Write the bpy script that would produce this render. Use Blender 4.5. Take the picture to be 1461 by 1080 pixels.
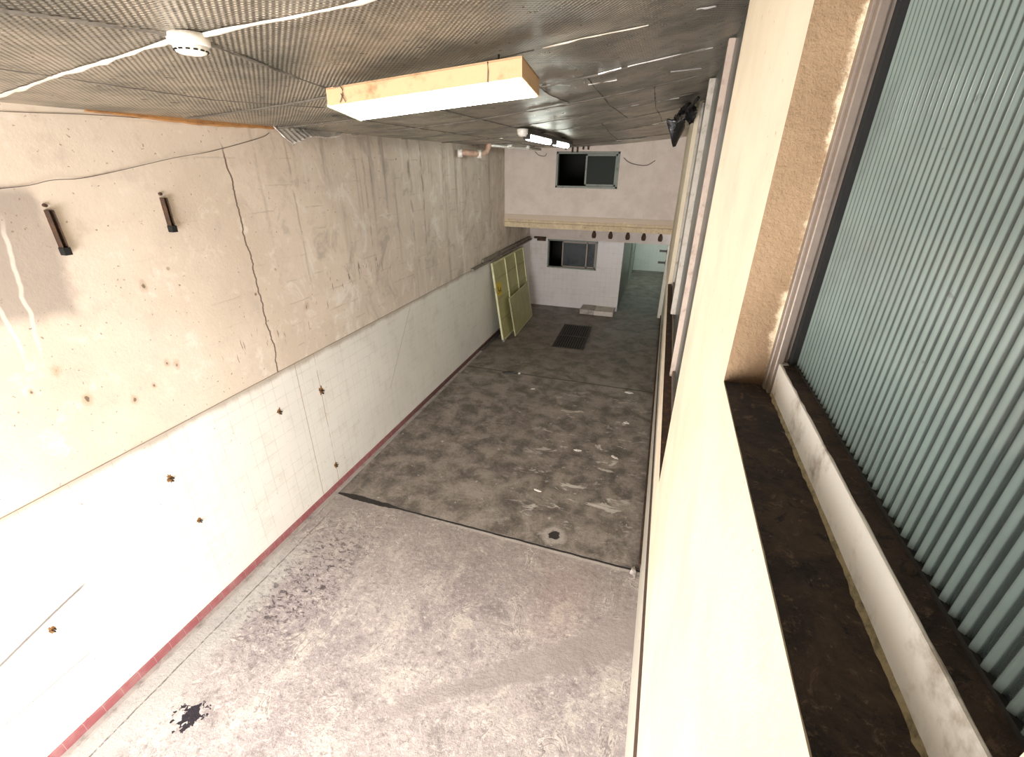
import bpy, bmesh, math, random
from mathutils import Vector, Matrix
rnd = random.Random(7)
sc = bpy.context.scene
for o in list(bpy.data.objects): bpy.data.objects.remove(o)
col = sc.collection

# ------------------------------------------------------------------ camera
cam = bpy.data.objects.new('camera', bpy.data.cameras.new('camera')); col.objects.link(cam)
R = ((0.95074, -0.140763, 0.276187), (0.309920, 0.412779, -0.856483), (0.006557, 0.899888, 0.436071))
M4 = Matrix(R).to_4x4(); M4.translation = (0, 0, 4.4)
cam.matrix_world = M4
cam.data.sensor_width = 36; cam.data.sensor_fit = 'HORIZONTAL'
cam.data.lens = 36 * 637 / 1461
cam.data.clip_start = 0.02
sc.camera = cam

# ------------------------------------------------------------------ light, world, exposure
sc.view_settings.view_transform = 'Standard'; sc.view_settings.look = 'None'
sc.view_settings.gamma = 1; sc.view_settings.use_curve_mapping = False
sc.view_settings.exposure = 0.30
LAMP = 17.0        # emission of the big lamp's diffuser
TUBE = 17.0
world = bpy.data.worlds.new('world'); sc.world = world; world.use_nodes = True
world.node_tree.nodes['Background'].inputs[0].default_value = (0.85, 0.92, 1, 1)
world.node_tree.nodes['Background'].inputs[1].default_value = 1.0
def area(name, loc, rot, sx, sy, power, color=(1, 1, 1)):
    l = bpy.data.lights.new(name, 'AREA'); l.shape = 'RECTANGLE'; l.size = sx; l.size_y = sy
    l.energy = power; l.color = color
    o = bpy.data.objects.new(name, l); o.location = loc; o.rotation_euler = rot; col.objects.link(o); return o
area('daylight_shutter_opening', (-1.8, -2.5, 1.7), (math.radians(84), 0, 0), 3.6, 2.9, 590, (1, 0.97, 0.98))
area('corridor_fill', (-0.3, 19.2, 2.6), (0, 0, 0), 0.9, 0.3, 20, (0.80, 1.0, 0.90))  # unseen light added to brighten the end of the passage
area('side_room_fill', (3.0, 0.4, 4.9), (0, math.radians(80), 0), 1.5, 2.0, 8, (0.85, 1.0, 0.95))  # unseen dim light added inside the closed room behind the glass

# ------------------------------------------------------------------ shader helpers
class S:
    def __init__(s, name, base=(0.8, 0.8, 0.8), rough=0.6, metal=0.0):
        s.mat = bpy.data.materials.new(name); s.mat.use_nodes = True
        s.nt = s.mat.node_tree; s.n = s.nt.nodes; s.l = s.nt.links
        s.b = s.n['Principled BSDF']
        s.b.inputs['Base Color'].default_value = (*base, 1)
        s.b.inputs['Roughness'].default_value = rough; s.b.inputs['Metallic'].default_value = metal
        s._pos = s._obj = None
    @property
    def pos(s):
        if not s._pos: s._pos = s.n.new('ShaderNodeNewGeometry').outputs['Position']
        return s._pos
    @property
    def obj(s):
        if not s._obj: s._obj = s.n.new('ShaderNodeTexCoord').outputs['Object']
        return s._obj
    def put(s, inp, v):
        if isinstance(v, (int, float)): inp.default_value = v
        elif isinstance(v, tuple): inp.default_value = v if len(v) == len(inp.default_value) else (*v, 1)
        else: s.l.new(v, inp)
    def xyz(s, v):
        nd = s.n.new('ShaderNodeSeparateXYZ'); s.put(nd.inputs[0], v); return nd.outputs
    def vec(s, x, y, z):
        nd = s.n.new('ShaderNodeCombineXYZ')
        for i, q in enumerate((x, y, z)): s.put(nd.inputs[i], q)
        return nd.outputs[0]
    def m(s, op, a, b=0.0, c=0.0):
        nd = s.n.new('ShaderNodeMath'); nd.operation = op
        s.put(nd.inputs[0], a); s.put(nd.inputs[1], b); s.put(nd.inputs[2], c); return nd.outputs[0]
    def add(s, a, b): return s.m('ADD', a, b)
    def sub(s, a, b): return s.m('SUBTRACT', a, b)
    def mul(s, *a):
        r = a[0]
        for q in a[1:]: r = s.m('MULTIPLY', r, q)
        return r
    def mx(s, a, b): return s.m('MAXIMUM', a, b)
    def mn(s, a, b): return s.m('MINIMUM', a, b)
    def abs(s, a): return s.m('ABSOLUTE', a)
    def inv(s, a): return s.m('SUBTRACT', 1.0, a)
    def ss(s, x, lo, hi, a=0.0, b=1.0):
        nd = s.n.new('ShaderNodeMapRange'); nd.interpolation_type = 'SMOOTHSTEP'
        if lo > hi: lo, hi, a, b = hi, lo, b, a
        for i, q in enumerate((x, lo, hi, a, b)): s.put(nd.inputs[i], q)
        return nd.outputs[0]
    def scale(s, v, sx, sy, sz, loc=(0, 0, 0)):
        nd = s.n.new('ShaderNodeMapping'); nd.inputs['Scale'].default_value = (sx, sy, sz)
        nd.inputs['Location'].default_value = loc; s.put(nd.inputs['Vector'], v); return nd.outputs[0]
    def noise(s, v, sc_, det=4.0, ro=0.55, dist=0.0):
        nd = s.n.new('ShaderNodeTexNoise'); s.put(nd.inputs['Vector'], v)
        nd.inputs['Scale'].default_value = sc_; nd.inputs['Detail'].default_value = det
        nd.inputs['Roughness'].default_value = ro; nd.inputs['Distortion'].default_value = dist
        return nd.outputs[0]
    def vor(s, v, sc_, feat='F1'):
        nd = s.n.new('ShaderNodeTexVoronoi'); nd.feature = feat; s.put(nd.inputs['Vector'], v)
        nd.inputs['Scale'].default_value = sc_; return nd.outputs['Distance']
    def mix(s, f, a, b):
        nd = s.n.new('ShaderNodeMix'); nd.data_type = 'RGBA'
        s.put(nd.inputs[0], f); s.put(nd.inputs[6], a); s.put(nd.inputs[7], b); return nd.outputs[2]
    def box(s, x, a, b, w):         # soft 0-1 window
        return s.mul(s.ss(x, a - w, a + w), s.ss(x, b + w, b - w))
    def out(s, color=None, rough=None, bump=None, strength=0.3, dist=0.01, metal=None):
        if color is not None: s.put(s.b.inputs['Base Color'], color)
        if rough is not None: s.put(s.b.inputs['Roughness'], rough)
        if metal is not None: s.put(s.b.inputs['Metallic'], metal)
        if bump is not None:
            nd = s.n.new('ShaderNodeBump'); nd.inputs['Strength'].default_value = strength
            nd.inputs['Distance'].default_value = dist; s.put(nd.inputs['Height'], bump)
            s.l.new(nd.outputs[0], s.b.inputs['Normal'])
        return s.mat

def grime(name, base, dirt, amount=0.5, sc_=6.0, rough=0.6, metal=0.0, bump=0.2):
    s = S(name, base, rough, metal); v = s.obj
    n1 = s.noise(v, sc_, 6, 0.65); n2 = s.noise(v, sc_ * 7, 3)
    f = s.mul(s.ss(s.add(n1, s.mul(n2, 0.3)), 0.78 - amount * 0.4, 0.95), 0.9)
    return s.out(s.mix(f, base, dirt), None, s.add(n1, n2), bump, 0.004)

# ---- left wall plaster
KNOCKS = [(2.582, 3.441, 0.03), (2.547, 2.745, 0.025), (2.624, 2.699, 0.03), (1.793, 2.993, 0.028), (1.896, 2.706, 0.032), (2.197, 2.551, 0.03), (4.342, 2.767, 0.04), (2.381, 2.597, 0.018), (1.615, 2.907, 0.018)]
def m_plaster_left():
    s = S('left_wall_plaster', rough=0.85); p = s.pos; x, y, z = s.xyz(p)
    big = s.noise(p, 0.9, 5, 0.6); mid = s.noise(p, 4.5, 6, 0.65); fine = s.noise(p, 45, 4, 0.7)
    c = s.mix(s.ss(big, 0.35, 0.68), (0.73, 0.63, 0.515), (0.64, 0.54, 0.43))
    c = s.mix(s.mul(s.ss(mid, 0.52, 0.72), 0.55), c, (0.58, 0.48, 0.40))
    c = s.mix(s.mul(s.ss(mid, 0.45, 0.30), 0.5), c, (0.86, 0.79, 0.70))
    # greyer, streaked plaster further down the hall
    greyer = s.mul(s.ss(s.add(y, s.mul(s.sub(big, 0.5), 3.0)), 4.2, 6.5), 0.5)
    c = s.mix(greyer, c, (0.60, 0.54, 0.46))
    st = s.noise(s.scale(p, 1, 5.5, 0.28), 1.0, 5, 0.6)
    hi = s.ss(z, 3.0, 4.5)
    c = s.mix(s.mul(s.ss(st, 0.55, 0.68), s.ss(y, 4.0, 5.2), s.add(0.25, s.mul(hi, 0.45))), c, (0.28, 0.24, 0.20))
    c = s.mix(s.mul(s.ss(st, 0.44, 0.33), s.ss(y, 4.0, 5.2), 0.5), c, (0.80, 0.76, 0.70))
    cl = s.noise(s.scale(p, 1, 1.0, 0.7), 2.4, 7, 0.68, 0.8)
    c = s.mix(s.mul(s.ss(cl, 0.52, 0.68), s.ss(y, 3.0, 4.6), 0.55), c, (0.34, 0.29, 0.24))
    c = s.mix(s.mul(s.ss(cl, 0.46, 0.34), s.ss(y, 3.0, 4.6), 0.6), c, (0.83, 0.79, 0.72))
    # run-off stains
    for yy, w, zb, al in ((7.15, 0.06, 2.9, .75), (7.55, 0.04, 2.9, .7), (4.05, 0.03, 3.4, .3), (5.9, 0.03, 2.6, .45), (4.5, 0.02, 2.6, .4), (8.4, .05, 3.4, .4)):
        yc = s.add(yy, s.mul(s.sub(s.noise(s.vec(0.0, yy, z), 2.2, 2), 0.5), 0.12))
        c = s.mix(s.mul(s.ss(s.abs(s.sub(y, yc)), w, w * 0.2), s.ss(z, zb - 0.3, zb + 0.9), s.ss(s.noise(s.scale(p, 1, 3, 2), 3, 4), 0.35, 0.62), al), c, (0.24, 0.19, 0.14))
    # old grey patch
    wob = s.mul(s.sub(s.noise(p, 2.2, 4), 0.5), 0.35)
    pm = s.mul(s.box(s.add(y, wob), -3.0, 2.10, 0.06), s.box(s.add(z, wob), 3.36, 4.20, 0.07))
    c = s.mix(s.mul(pm, 0.85), c, s.mix(mid, (0.29, 0.245, 0.205), (0.43, 0.365, 0.31)))
    for yy, k in ((1.66, 0.03), (1.83, -0.12)):
        yc = s.add(yy, s.add(s.mul(s.sub(3.7, z), k), s.mul(s.sub(s.noise(s.vec(yy, 0.0, z), 3.0, 2), 0.5), 0.14)))
        c = s.mix(s.mul(s.ss(s.abs(s.sub(y, yc)), 0.018, 0.006), s.box(z, 3.15, 4.0, 0.1), 0.7), c, (0.82, 0.74, 0.65))
    # faint courses of the blockwork
    zz = s.m('PINGPONG', s.add(z, s.mul(s.sub(mid, 0.5), 0.05)), 0.13)
    c = s.mix(s.mul(s.ss(zz, 0.012, 0.002), s.ss(s.noise(p, 2.6, 4), 0.50, 0.62), s.ss(y, 2.0, 4.0), 0.40), c, (0.36, 0.29, 0.23))
    # the long crack
    yc = s.add(3.70, s.add(s.mul(s.sub(s.noise(s.vec(0.0, 0.0, z), 1.4, 5, 0.6), 0.5), 0.30), 0.0))
    c = s.mix(s.mul(s.ss(s.abs(s.sub(y, yc)), 0.013, 0.005), s.ss(z, 4.6, 4.4)), c, (0.16, 0.11, 0.08))
    # black scratches in a row, knocks and holes
    sk = s.noise(s.scale(p, 1, 9, 1.3), 2.2, 3, 0.7)
    c = s.mix(s.mul(s.ss(sk, 0.60, 0.66), s.box(z, 2.82, 3.08, 0.06), s.box(y, 4.6, 6.1, 0.2)), c, (0.10, 0.08, 0.06))
    c = s.mix(s.mul(s.ss(sk, 0.62, 0.68), s.box(z, 2.42, 2.72, 0.06), s.box(y, 2.9, 5.2, 0.2), 0.8), c, (0.14, 0.10, 0.07))
    vd = s.vor(p, 3.1)
    c = s.mix(s.mul(s.ss(vd, 0.07, 0.03), s.ss(s.noise(p, 2.4, 2), 0.5, 0.6)), c, (0.25, 0.15, 0.07))
    c = s.mix(s.mul(s.ss(s.noise(p, 28, 2), 0.69, 0.75), 0.75), c, (0.22, 0.15, 0.10))
    # knocks and rusty plug holes
    for yy, zz_, r_ in KNOCKS:
        d = s.m('SQRT', s.add(s.m('POWER', s.mul(s.sub(y, yy), 1.5), 2.0), s.m('POWER', s.sub(z, zz_), 2.0)))
        d = s.add(d, s.mul(s.sub(s.noise(p, 22, 3), 0.5), r_ * 2.2))
        c = s.mix(s.mul(s.ss(d, r_ * 2.4, r_ * .5), 0.45), c, (0.38, 0.22, 0.09))
        c = s.mix(s.mul(s.ss(d, r_ * .7, r_ * .3), 0.75), c, (0.09, 0.06, 0.04))
    # darker towards the top of the wall, further down the hall
    c = s.mix(s.mul(s.ss(s.add(z, s.mul(s.sub(mid, .5), .25)), 4.45, 4.72), s.ss(y, 4.2, 5.0), 0.6), c, (0.30, 0.24, 0.19))
    return s.out(c, None, s.add(s.mul(mid, 0.6), s.mul(fine, 0.4)), 0.35, 0.012)

def m_tile(name, axis, size=0.155, base=(0.86, 0.84, 0.765), grout=(0.55, 0.53, 0.47), dirt=0.22, lines=False, rough=0.25, z0=0.0):
    s = S(name, rough=rough); p = s.pos; x, y, z = s.xyz(p); u = y if axis == 'y' else x
    fu = s.m('PINGPONG', u, size / 2); fz = s.m('PINGPONG', s.sub(z, z0), size / 2)
    g = s.mn(fu, fz); gm = s.ss(g, 0.0035, 0.0015)
    mid = s.noise(p, 3.2, 6, 0.65); fine = s.noise(p, 30, 3); big = s.noise(p, 0.7, 3)
    c = s.mix(s.ss(big, 0.35, 0.7), base, tuple(q * 0.92 for q in base))
    c = s.mix(s.mul(s.ss(mid, 0.50, 0.75), dirt), c, (0.45, 0.38, 0.28))
    c = s.mix(s.mul(gm, s.ss(mid, 0.30, 0.62), 0.8), c, grout)
    c = s.mix(s.mul(s.ss(s.noise(p, 22, 2), 0.72, 0.77), 0.8), c, (0.30, 0.20, 0.10))
    if lines:
        d = s.mul(s.sub(mid, 0.5), 0.03)
        # the long black scrape and the lower crack on the near tiles
        zl = s.add(s.add(1.19, s.mul(s.sub(y, 1.0), 0.26)), d)
        c = s.mix(s.mul(s.ss(s.abs(s.sub(z, zl)), 0.016, 0.006), s.ss(y, 1.42, 1.3)), c, (0.22, 0.20, 0.18))
        zl = s.add(s.add(0.66, s.mul(s.sub(y, 1.0), 0.02)), d)
        c = s.mix(s.mul(s.ss(s.abs(s.sub(z, zl)), 0.009, 0.003), s.ss(y, 1.25, 1.15)), c, (0.34, 0.31, 0.28))
        for yy in (3.95, 4.29):
            c = s.mix(s.mul(s.ss(s.abs(s.add(s.sub(y, yy), d)), 0.008, 0.002), s.ss(mid, 0.35, 0.5), 0.8), c, (0.42, 0.30, 0.20))
        c = s.mix(s.mul(s.ss(s.abs(s.sub(s.sub(y, 6.7), s.mul(s.sub(z, 2.0), 0.75))), 0.014, 0.004), s.box(z, 0.9, 2.1, .05), 0.75), c, (0.45, 0.38, 0.28))
        far = s.ss(y, 3.8, 7.0)
        c = s.mix(s.mul(far, 0.12), c, (0.55, 0.53, 0.46))
        c = s.mix(s.mul(s.ss(s.add(z, s.mul(mid, .12)), 2.12, 2.2), 0.7), c, (0.35, 0.27, 0.2))
    return s.out(c, s.add(rough, s.mul(mid, 0.2)), s.add(s.mul(s.inv(gm), 0.8), s.mul(fine, 0.1)), 0.35, 0.003)

def m_redtile():
    s = S('red_skirting_tile', rough=0.4); p = s.pos; x, y, z = s.xyz(p)
    g = s.ss(s.m('PINGPONG', y, 0.075), 0.003, 0.001); n = s.noise(p, 9, 5, 0.6)
    c = s.mix(s.ss(n, 0.4, 0.7), (0.30, 0.095, 0.10), (0.34, 0.16, 0.155))
    c = s.mix(g, c, (0.42, 0.26, 0.25))
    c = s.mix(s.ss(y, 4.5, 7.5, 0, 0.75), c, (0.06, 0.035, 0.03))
    return s.out(c, None, n, 0.2, 0.004)

def m_floor():
    s = S('worn_concrete', rough=0.75); p = s.pos; x, y, z = s.xyz(p)
    big = s.noise(p, 0.75, 5, 0.6); mid = s.noise(p, 3.0, 7, 0.66, 0.4); fine = s.noise(p, 26, 6, 0.75); spk = s.noise(p, 70, 3, 0.7)
    ys = s.add(y, s.mul(s.sub(s.noise(p, 6, 2), 0.5), 0.02))
    # near slab: pale mauve-grey, scuffed and pitted
    grit = s.noise(p, 17, 8, 0.8, 0.3); cell = s.vor(s.scale(p, 1, 1, 1), 34)
    a = s.mix(s.ss(big, 0.36, 0.66), (0.50, 0.44, 0.415), (0.39, 0.335, 0.33))
    a = s.mix(s.mul(s.ss(mid, 0.50, 0.64), 0.8), a, (0.66, 0.595, 0.53))
    a = s.mix(s.mul(s.ss(mid, 0.47, 0.33), 0.7), a, (0.26, 0.22, 0.21))
    a = s.mix(s.mul(s.ss(grit, 0.53, 0.62), 0.62), a, (0.20, 0.165, 0.16))
    a = s.mix(s.mul(s.ss(grit, 0.47, 0.38), 0.62), a, (0.80, 0.74, 0.68))
    a = s.mix(s.mul(s.ss(spk, 0.58, 0.70), 0.7), a, (0.14, 0.115, 0.11))
    a = s.mix(s.mul(s.ss(spk, 0.40, 0.30), 0.7), a, (0.88, 0.83, 0.77))
    a = s.mix(s.mul(s.ss(y, 2.4, 4.1), 0.55), a, (0.22, 0.185, 0.155))  # front light fading towards the joint, put into the slab colour
    # flaked skins with rims
    fl = s.noise(p, 2.1, 5, 0.6, 1.2)
    a = s.mix(s.mul(s.ss(s.abs(s.sub(fl, 0.56)), 0.012, 0.003), s.ss(mid, .42, .55), 0.5), a, (0.74, 0.68, 0.61))
    a = s.mix(s.mul(s.ss(s.abs(s.sub(fl, 0.575)), 0.010, 0.003), s.ss(mid, .42, .55), 0.5), a, (0.15, 0.12, 0.11))
    a = s.mix(s.mul(s.box(s.add(x, s.mul(mid, .5)), -.55, .0, .2), s.box(y, 2.9, 3.9, .3), 0.12), a, (0.50, 0.27, 0.23))
    # smooth trowelled repair running to the right wall
    tl = s.sub(s.sub(y, 1.77), s.mul(s.add(x, 1.85), 0.70))
    wob = s.mul(s.sub(s.noise(p, 3.5, 5, 0.6), 0.5), 0.35)
    wd = s.ss(x, -2.4, 0.3, 0.02, 0.22)
    tm = s.mul(s.ss(s.sub(s.abs(s.add(tl, wob)), wd), 0.05, -0.04), s.ss(x, -2.3, -1.3))
    a = s.mix(s.mul(tm, 0.85), a, s.mix(mid, (0.33, 0.28, 0.26), (0.42, 0.37, 0.34)))
    # cement fillet and crumbling dirt along the left wall
    e = s.add(x, s.mul(s.sub(s.noise(p, 2.0, 4), 0.5), 0.35))
    a = s.mix(s.mul(s.ss(e, -3.55, -3.75), s.ss(y, 3.5, 2.6), 0.8), a, s.mix(mid, (0.46, 0.44, 0.41), (0.60, 0.58, 0.54)))
    a = s.mix(s.mul(s.ss(s.noise(s.scale(p, 1, 1.6, 1), 11, 9, 0.82, 0.5), 0.52, 0.565), s.box(e, -3.8, -2.95, 0.30), s.box(y, 1.9, 3.7, 0.6), 0.9), a, (0.06, 0.045, 0.05))
    a = s.mix(s.mul(s.ss(s.abs(s.add(s.add(x, s.mul(s.sub(mid, 0.5), 0.05)), 3.86)), 0.012, 0.004), s.ss(y, 4.0, 3.5), s.ss(grit, 0.35, 0.55), 0.9), a, (0.12, 0.10, 0.09))
    # tar splash
    r = s.m('SQRT', s.add(s.m('POWER', s.add(x, 3.36), 2.0), s.m('POWER', s.sub(y, 1.26), 2.0)))
    a = s.mix(s.ss(s.add(r, s.mul(s.sub(s.noise(p, 15, 3, 0.6), 0.5), 0.55)), 0.10, 0.08), a, (0.018, 0.012, 0.02))
    # far slab: dark, damp, with paint scrapes
    b = s.mix(s.ss(mid, 0.34, 0.66), (0.115, 0.096, 0.079), (0.32, 0.274, 0.23))
    b = s.mix(s.mul(s.ss(big, 0.5, 0.68), 0.6), b, (0.36, 0.31, 0.262))
    b = s.mix(s.mul(s.ss(grit, 0.53, 0.64), 0.45), b, (0.055, 0.045, 0.038)); b = s.mix(s.mul(s.ss(grit, 0.46, 0.36), 0.4), b, (0.36, 0.315, 0.27))
    b = s.mix(s.mul(s.ss(fine, 0.55, 0.70), 0.65), b, (0.045, 0.036, 0.03)); b = s.mix(s.mul(s.ss(s.noise(s.scale(p, 1, 1.7, 1), 5.5, 7, 0.72, 0.6), 0.56, 0.70), 0.7), b, (0.42, 0.37, 0.32))
    b = s.mix(s.mul(s.ss(y, 8.2, 10.5), 0.35), b, (0.07, 0.062, 0.045))
    sp = s.noise(s.scale(p, 2.2, 5.0, 1, (3, 1, 0)), 1.0, 4, 0.65, 0.8)
    b = s.mix(s.mul(s.ss(sp, 0.585, 0.65), s.box(x, -1.6, 0.1, 0.5), s.box(y, 4.4, 8.4, 0.6), 0.85), b, (0.66, 0.60, 0.54))
    b = s.mix(s.mul(s.ss(s.noise(p, 9, 2), 0.70, 0.74), s.ss(y, 9, 8), 0.8), b, (0.55, 0.50, 0.45))
    b = s.mix(s.mul(s.ss(s.abs(s.sub(ys, 8.95)), 0.035, 0.01), 0.8), b, (0.03, 0.025, 0.02))
    r = s.m('SQRT', s.add(s.m('POWER', s.add(x, 0.80), 2.0), s.m('POWER', s.sub(y, 4.33), 2.0)))
    rr = s.add(r, s.add(s.mul(s.sub(mid, 0.5), 0.16), s.mul(s.sub(s.noise(p, 8, 5, .7), 0.5), 0.16)))
    b = s.mix(s.mul(s.ss(rr, 0.20, 0.11), 0.8), b, (0.46, 0.41, 0.36)); b = s.mix(s.ss(rr, 0.075, 0.055), b, (0.03, 0.025, 0.02))
    jl = s.sub(ys, s.add(4.15, s.mul(s.add(x, 4.0), -0.012)))
    c = s.mix(s.ss(jl, -0.01, 0.01), a, b)
    jw = s.add(0.013, s.mul(s.box(x, -3.9, -3.1, 0.15), s.mul(s.noise(p, 9, 3), 0.06)))
    jm = s.ss(s.sub(s.abs(jl), jw), 0.006, -0.004)
    c = s.mix(s.mul(s.box(jl, -0.06, -0.02, 0.012), s.ss(x, -2.9, -1.5), 0.55), c, (0.60, 0.54, 0.49))
    c = s.mix(jm, c, (0.025, 0.02, 0.017))
    h = s.add(s.add(s.mul(mid, 0.6), s.mul(s.add(fine, grit), 0.45)), s.mul(jm, -1.2))
    return s.out(c, s.ss(y, 3, 9, 0.8, 0.5), h, 0.85, 0.025)

def m_foil():
    s = S('bubble_foil', (0.60, 0.56, 0.50), 0.34, 0.92); p = s.pos; x, y, z = s.xyz(p)
    k = 2 * math.pi / 0.034
    b = s.mul(s.m('SINE', s.mul(x, k)), s.m('SINE', s.mul(y, k)))
    n = s.noise(p, 2.2, 4, 0.6); n2 = s.noise(p, 11, 4, 0.6)
    c = s.mix(s.ss(n, 0.35, 0.7), (0.54, 0.50, 0.43), (0.24, 0.24, 0.21))
    c = s.mix(s.mul(s.ss(n2, 0.55, 0.75), 0.5), c, (0.20, 0.19, 0.165))
    h = s.add(s.mul(b, 0.5), s.add(s.mul(n, 3.0), s.mul(n2, 0.7)))
    return s.out(c, s.add(0.22, s.mul(n2, 0.16)), h, 1.0, 0.011)

def m_stucco(name, a, b, dirt, sc_=30, strength=0.5, dirt_amt=0.6, low=None):
    s = S(name, rough=0.9); p = s.pos; x, y, z = s.xyz(p)
    mid = s.noise(p, 3.3, 5, 0.6); fine = s.noise(p, sc_, 5, 0.7)
    c = s.mix(s.ss(mid, 0.35, 0.68), a, b)
    c = s.mix(s.mul(s.ss(s.noise(p, 5.5, 6, 0.75), 0.60, 0.72), dirt_amt), c, dirt)
    c = s.mix(s.mul(s.ss(s.noise(p, 40, 2), 0.70, 0.76), 0.8), c, dirt)
    if low == 'fringe':       # lighter uneven line beside the frame
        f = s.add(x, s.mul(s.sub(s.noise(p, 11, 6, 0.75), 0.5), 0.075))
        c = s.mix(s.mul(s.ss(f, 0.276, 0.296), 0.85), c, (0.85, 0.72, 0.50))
        c = s.mix(s.mul(s.ss(s.add(z, s.mul(mid, 0.05)), 3.975, 3.93), 0.9), c, (0.10, 0.06, 0.03))  # brown shadow at the foot of the jamb, put into the colour
    if low == 'face':
        c = s.mix(s.mul(s.ss(s.add(s.mul(z, -1), s.mul(mid, 1.2)), -3.3, -2.9), s.ss(s.noise(p, 1.6, 3), .4, .6), 0.35), c, (0.62, 0.45, 0.34))
    return s.out(c, None, s.add(s.mul(fine, 0.7), s.mul(mid, 0.5)), strength, 0.008)

def m_dirt():
    s = S('dirt_caked_sill', rough=0.95); p = s.pos
    mid = s.noise(p, 9, 6, 0.7, 0.5); fine = s.noise(p, 70, 6, 0.8); ch = s.noise(p, 26, 6, 0.75, 0.6)
    c = s.mix(s.ss(mid, 0.35, 0.66), (0.022, 0.014, 0.009), (0.075, 0.046, 0.028))
    c = s.mix(s.mul(s.ss(ch, 0.56, 0.68), 0.75), c, (0.17, 0.11, 0.072))
    c = s.mix(s.mul(s.ss(ch, 0.44, 0.36), 0.8), c, (0.008, 0.005, 0.004))
    c = s.mix(s.mul(s.ss(fine, 0.58, 0.70), 0.7), c, (0.21, 0.145, 0.095))
    return s.out(c, None, s.add(s.mul(ch, 1.2), s.mul(fine, 0.6)), 1.0, 0.02)

PITCH = 0.0185
def m_glass_fluted():
    # light ribs and dark troughs put into the glass by varying its transmission
    s = S('fluted_glass', rough=0.2); p = s.pos; y = s.xyz(p)[1]
    n = s.noise(p, 3.5, 5, 0.65); f = s.noise(p, 30, 4, 0.7)
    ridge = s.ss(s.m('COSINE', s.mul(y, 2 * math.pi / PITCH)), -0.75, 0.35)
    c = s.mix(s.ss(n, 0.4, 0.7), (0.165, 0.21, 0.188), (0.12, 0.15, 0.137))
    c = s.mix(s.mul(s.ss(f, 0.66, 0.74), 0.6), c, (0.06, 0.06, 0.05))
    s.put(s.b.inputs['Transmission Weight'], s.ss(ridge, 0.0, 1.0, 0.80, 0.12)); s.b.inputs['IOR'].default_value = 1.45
    return s.out(c, s.add(0.12, s.mul(n, 0.08)))

def m_emit(name, color, strength):
    s = S(name, color, 0.4); s.b.inputs['Emission Color'].default_value = (*color, 1)
    s.b.inputs['Emission Strength'].default_value = strength; return s.mat

def m_yellow(name, a, b):
    s = S(name, rough=0.55); v = s.pos; n = s.noise(v, 3.5, 6, 0.65); f = s.noise(v, 25, 4)
    c = s.mix(s.ss(n, 0.35, 0.68), a, b); c = s.mix(s.mul(s.ss(f, 0.6, 0.75), 0.5), c, (0.16, 0.13, 0.05))
    return s.out(c, None, n, 0.15, 0.005)

def m_beam():
    s = S('stained_beam_edge', rough=0.85); p = s.pos; n = s.noise(p, 2.6, 6, 0.7); f = s.noise(p, 16, 5, 0.7)
    c = s.mix(s.ss(n, 0.35, 0.62), (0.68, 0.56, 0.37), (0.52, 0.41, 0.27))
    c = s.mix(s.mul(s.ss(f, 0.55, 0.68), 0.7), c, (0.20, 0.13, 0.07)); c = s.mix(s.mul(s.ss(f, 0.42, 0.32), 0.5), c, (0.75, 0.66, 0.48))
    z = s.xyz(p)[2]
    up = s.ss(s.add(z, s.mul(s.sub(n, 0.5), 0.30)), 3.02, 3.05)
    c = s.mix(up, c, s.mix(n, (0.60, 0.50, 0.40), (0.52, 0.42, 0.33)))
    c = s.mix(s.mul(s.ss(s.abs(s.sub(s.add(z, s.mul(s.sub(n, .5), .05)), 2.965)), 0.012, 0.004), 0.6), c, (0.16, 0.10, 0.06))
    return s.out(c, None, f, 0.4, 0.01)

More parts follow.
